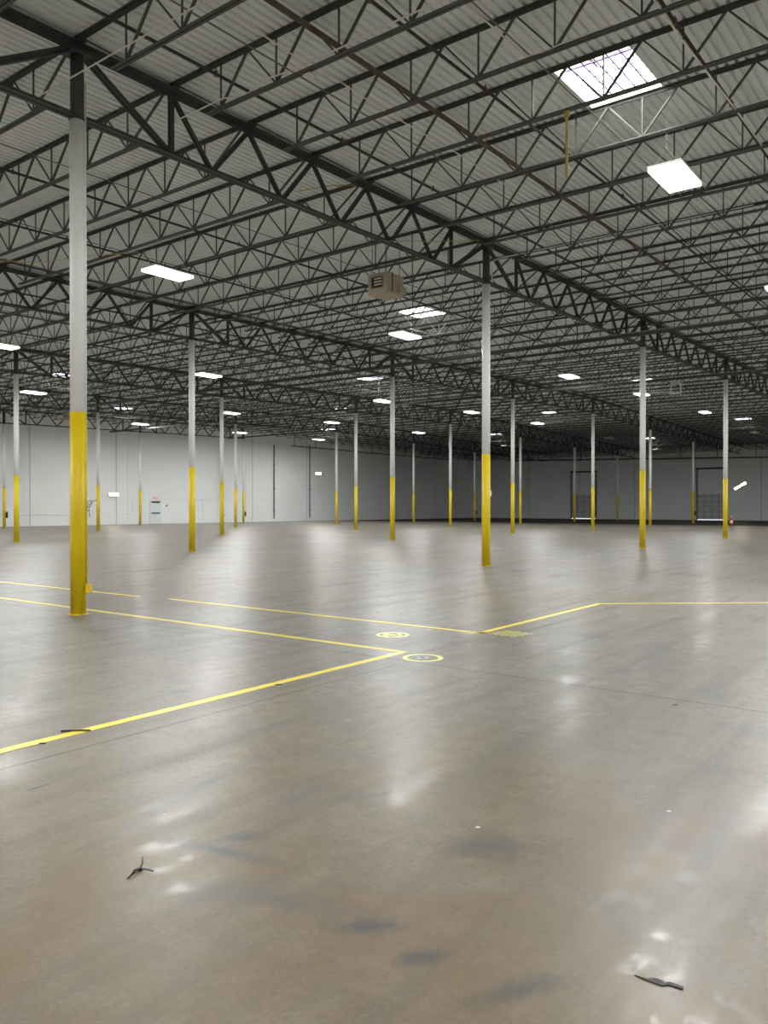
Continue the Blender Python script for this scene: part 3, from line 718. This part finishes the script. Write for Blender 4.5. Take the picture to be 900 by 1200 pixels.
# ------------------------------------------------------------------ extinguishers
def ext(i, j, z, mt, label, side=.2):
    p = Vector((i*S, j*S, z)) + right*side
    r = empty('fire_extinguisher', p); b = MB()
    b.tube([(0, 0, 0), (0, 0, .03), (0, 0, .36), (0, 0, .42), (0, 0, .45)], [.06, .075, .075, .05, .025], 14); b.build('cylinder', mt, r, smooth=True)
    b = MB(); b.bar((0, 0, .45), (0, 0, .50), .04, .04); b.bar((-.07, 0, .50), (.06, 0, .53), .025, .015); b.build('valve', 'housing' if mt == 'red' else 'black', r)
    b = MB(); b.tube([(.02, 0, .47), (.09, .02, .42), (.09, .02, .15)], .012, 6); b.build('hose', 'black', r)
    b = MB(); q = -right*side; b.bar((q.x*.3, q.y*.3, .25), (q.x*.52, q.y*.52, .25), .05, .03); b.build('bracket', 'black', r)
    if mt == 'red': b = MB(); b.tube([(0, 0, .15), (0, 0, .29)], .0765, 14, False); b.build('label_band', 'paper', r)
    tag(r, label, 'fire extinguisher')
ext(3, 0, .62, 'red', 'red fire extinguisher on the rightmost column', .30)
ext(4, 4, .65, 'black', 'black extinguisher on the rightmost column of the thin trio')
ext(2, 4, .75, 'black', 'black extinguisher on the column cut by the left edge')
ext(6, 1, .75, 'black', 'black extinguisher on the column before the right dock door')
ext(6, 3, .75, 'black', 'black extinguisher on the tiny column near the far corner', .21)

# loose wires at the nearest column
r = empty('wire_bundle', Vector((0, 0, 1.60)) + right*.12)
for pts in ([(0, 0, .03), (.05, 0, .05), (.09, .0, .10), (.16, 0, .115)], [(0, 0, 0), (.06, .01, .03), (.09, 0, .08), (.06, 0, .12), (.02, 0, .07)], [(0, 0, .01), (.03, .01, -.04), (.05, 0, -.09), (.045, 0, -.14)], [(0, 0, 0), (.05, 0, .02), (.05, .0, -.05)]):
    b = MB(); b.tube([(right.x*x + fw.x*yv, right.y*x + fw.y*yv, z) for x, yv, z in pts], .005, 5); b.build('wire', 'black', r)
tag(r, 'tangle of black wires sticking out of the nearest column at eye height', 'wires')

# ------------------------------------------------------------------ floor markings
def strip(name, a, b_, w, label, mt='tape', chips=()):
    a = Vector((a[0], a[1], 0)); b_ = Vector((b_[0], b_[1], 0)); L_ = (b_-a).length; d = (b_-a).normalized(); nrm = Vector((-d.y, d.x, 0))
    n = max(2, int(L_/.12)); mb = MB(); e = []
    for k in range(n+1):
        t = L_*k/n; jl = w/2 + random.uniform(-.0025, .0025); jr = w/2 + random.uniform(-.0025, .0025)
        for (ct, cs, cw) in chips:
            if abs(t - ct) < .14:
                if cs > 0: jl -= cw * random.uniform(.5, 1)
                else: jr -= cw * random.uniform(.5, 1)
        p = a + d*t; e.append((p + nrm*jl, p - nrm*jr))
    for (l, r_) in e:
        mb.v += [(l.x, l.y, .0015), (r_.x, r_.y, .0015)]
    for k in range(n): mb.f.append((2*k, 2*k+1, 2*k+3, 2*k+2)); mb.m.append(0)
    o = mb.build(name, mt); sd = o.modifiers.new('thick', 'SOLIDIFY'); sd.thickness = .0012; sd.offset = 0
    tag(o, label, 'floor tape', 'yellow floor tape lines'); return o
jA = -.470*S
strip('floor_tape', (-1.02*S, jA), (.43, jA), .095, 'wide yellow floor tape running from the left foreground to the tape corner', chips=())
strip('floor_tape', (.40, jA - .045), (.40, 1.0*S), .095, 'yellow floor tape passing at the foot of the nearest column')
strip('floor_tape', (2.10, jA - .045), (2.10, .045*S), .095, 'yellow floor tape parallel behind, ending past a gap left of its corner')
strip('floor_tape', (2.02, .105*S), (1.90, .75*S), .095, 'yellow floor tape remnant farthest left, behind the nearest column')
strip('floor_tape', (2.05, jA), (.492*S, jA), .095, 'yellow floor tape slanting right from the middle corner')
strip('floor_tape', (.490*S, jA + .03), (.80*S, -.84*S), .095, 'level yellow floor tape crossing to the right picture edge')

def disc(mb, cx, cy, r0, r1, z, n=40, a0=0, a1=2*math.pi):
    k = len(mb.v)
    for q in range(n+1):
        t = a0 + (a1-a0)*q/n; mb.v += [(cx + math.cos(t)*r0, cy + math.sin(t)*r0, z), (cx + math.cos(t)*r1, cy + math.sin(t)*r1, z)]
    for q in range(n): mb.f.append((k+2*q, k+2*q+1, k+2*q+3, k+2*q+2)); mb.m.append(mb.mi)
def decal(loc, label, style, rad):
    r = empty('floor_sticker', (loc[0], loc[1], 0))
    if style < 2:
        b = MB(); disc(b, 0, 0, 0, rad*.86, .0010, 40); b.build('face', 'decal_d', r)
        b = MB(); disc(b, 0, 0, rad*(.76 if style else .80), rad, .0016, 48); b.build('rim', 'decal_y', r)
    ra = math.atan2(rt.y, rt.x)
    b = MB()
    if style == 0:
        for (a0, a1) in ((.3, 1.3), (1.6, 2.9), (3.3, 4.4), (4.8, 6.0)): disc(b, 0, 0, rad*.50, rad*.66, .0018, 14, a0 + ra, a1 + ra)
        disc(b, -rad*.05, 0, 0, rad*.2, .0018, 16); disc(b, rad*.38*rt.x, rad*.38*rt.y, 0, rad*.14, .0018, 14)
        disc(b, -rad*.36*rt.x, -rad*.36*rt.y, 0, rad*.17, .0018, 14)
        b.build('printed_marks', 'decal_y', r)
    elif style == 1:
        for s_ in (-1, 1):
            for (x, y, a, c) in ((.20, .16, .17, .26), (.18, -.22, .13, .16)):
                k = len(b.v); n = 14
                for q in range(n):
                    t = 2*math.pi*q/n; u = (s_*x + a*math.cos(t)*.8)*rad; v = (y + c*math.sin(t))*rad
                    b.v.append((u*rt.x - v*rt.y, u*rt.y + v*rt.x, .0018))
                b.f.append(tuple(range(k, k+n))); b.m.append(0)
        b.build('footprint_marks', 'decal_m', r)
    else:
        for c in range(-3, 4):
            for a in range(-8, 9):
                u = a*.044 + (c % 2)*.022; v = c*.075
                if abs(u)/.29 + abs(v)/.29 > 1: continue
                k = len(b.v)
                for (du, dv) in ((.004, -.034), (.026, -.034), (.004, .034), (-.018, .034)):
                    uu, vv = u+du, v+dv; b.v.append((uu*rt.x - vv*rt.y, uu*rt.y + vv*rt.x, .0015))
                b.f.append((k, k+1, k+2, k+3)); b.m.append(0)
        b.build('slanted_dashes', 'decal_y', r)
    tag(r, label, 'floor sticker', 'round yellow floor stickers' if style < 2 else None)
M['decal_m'] = noisy('worn_decal_print', (.14, .15, .12), (.34, .34, .29), 25, .4, detail=8)
decal((1.30, -4.92), 'round yellow floor sticker with broken inner rings, left one of the two', 0, .21)
decal((.25, -6.10), 'round yellow-rimmed floor sticker with dark middle, at the tape corner', 1, .22)
decal((2.28, -6.06), 'diamond-shaped patch of yellow slanted dashes on the floor by the tape', 2, .26)

# debris
def px(pts): return pts
r = empty('cable_tie', (-4.68, -7.945, 0))
for pts in ([(0, 0, .006), (.03, .02, .02), (.055, .055, .025)], [(0, 0, .006), (.01, -.03, .012), (.02, -.07, .01)], [(0, 0, .006), (-.035, -.012, .02), (-.075, -.03, .005)], [(0, 0, .006), (-.04, -.02, .012), (-.085, -.03, .004)]):
    b = MB(); b.tube(pts, .0035, 6); b.build('strip', 'black', r)
b = MB(); b.box(-.008, .008, -.008, .008, .0, .013); b.build('clasp', 'black', r)
tag(r, 'broken black cable tie lying on the lower left floor', 'cable tie')
b = MB(); n = [(-.065, .045), (-.03, .03), (-.005, .036), (.012, .02), (.03, .018), (.06, -.035), (.05, -.045), (.02, -.02), (.005, -.005), (-.012, .005), (-.03, .02)]
rot = lambda x, y: (x*rt.x - y*rt.y, x*rt.y + y*rt.x)
def scrap(name, pts, loc, sc, mt, label, cat, h=.004):
    b = MB(); k = len(pts)
    for z in (.0005, h):
        for (x, y) in pts: q = rot(x*sc, y*sc); b.v.append((q[0], q[1], z))
    b.f = [tuple(reversed(range(k))), tuple(range(k, 2*k))] + [(q, (q+1) % k, k+(q+1) % k, k+q) for q in range(k)]; b.m = [0]*len(b.f)
    o = b.build(name, mt, None, (loc[0], loc[1], 0)); tag(o, label, cat); return o
scrap('plastic_scrap', [(-.075, .052), (-.04, .03), (-.01, .034), (.012, .018), (.012, .004), (.03, .012), (.068, -.018), (.062, -.032), (.02, -.006), (.0, -.012), (-.02, .004), (-.045, .022)], (-4.136, -10.081), 1.0, 'black', 'torn black plastic scrap on the lower right floor', 'scrap')
for k, (x, y, lab) in enumerate((( -4.9, -7.0, 'tiny white chip on the floor left of the cable tie'), (-3.35, -8.90, 'small white chip on the floor right of the middle foreground'), (-2.55, -9.6, 'small white paper bit on the right floor'), (-4.2, -7.5, 'tiny white fleck above the cable tie'))):
    scrap('floor_chip', [(-.012, -.006), (.0, -.010), (.014, -.002), (.008, .008), (-.008, .007)], (x, y), 1.0, 'paper', lab, 'chip', .003)
scrap('tape_tear', [(-.11, -.012), (-.04, -.004), (.03, .006), (.10, .004), (.12, .014), (.05, .022), (-.02, .016), (-.07, .010)], (-3.60, -5.70), .9, 'black', 'long black curled tear on the yellow tape, left foreground', 'tape tear', .012)
scrap('tape_tear', [(-.03, -.010), (.0, -.014), (.03, -.006), (.02, .008), (-.015, .010)], (-3.90, -5.79), .8, 'black', 'small black nick on the yellow tape, left of the long tear', 'tape tear', .006)
scrap('tape_tear', [(-.03, -.010), (.0, -.014), (.03, -.006), (.02, .008), (-.015, .010)], (-1.62, -5.79), 1, 'black', 'small dark crumb at the edge of the yellow tape, nearer its corner', 'tape tear', .006)
scrap('plastic_scrap', [(-.02, -.004), (.02, -.006), (.022, .004), (-.018, .006)], (-.2, -8.9), 1, 'black', 'small black scrap on the right floor below the long joint', 'scrap')
print('objects', len(bpy.data.objects), 'joists', nj)
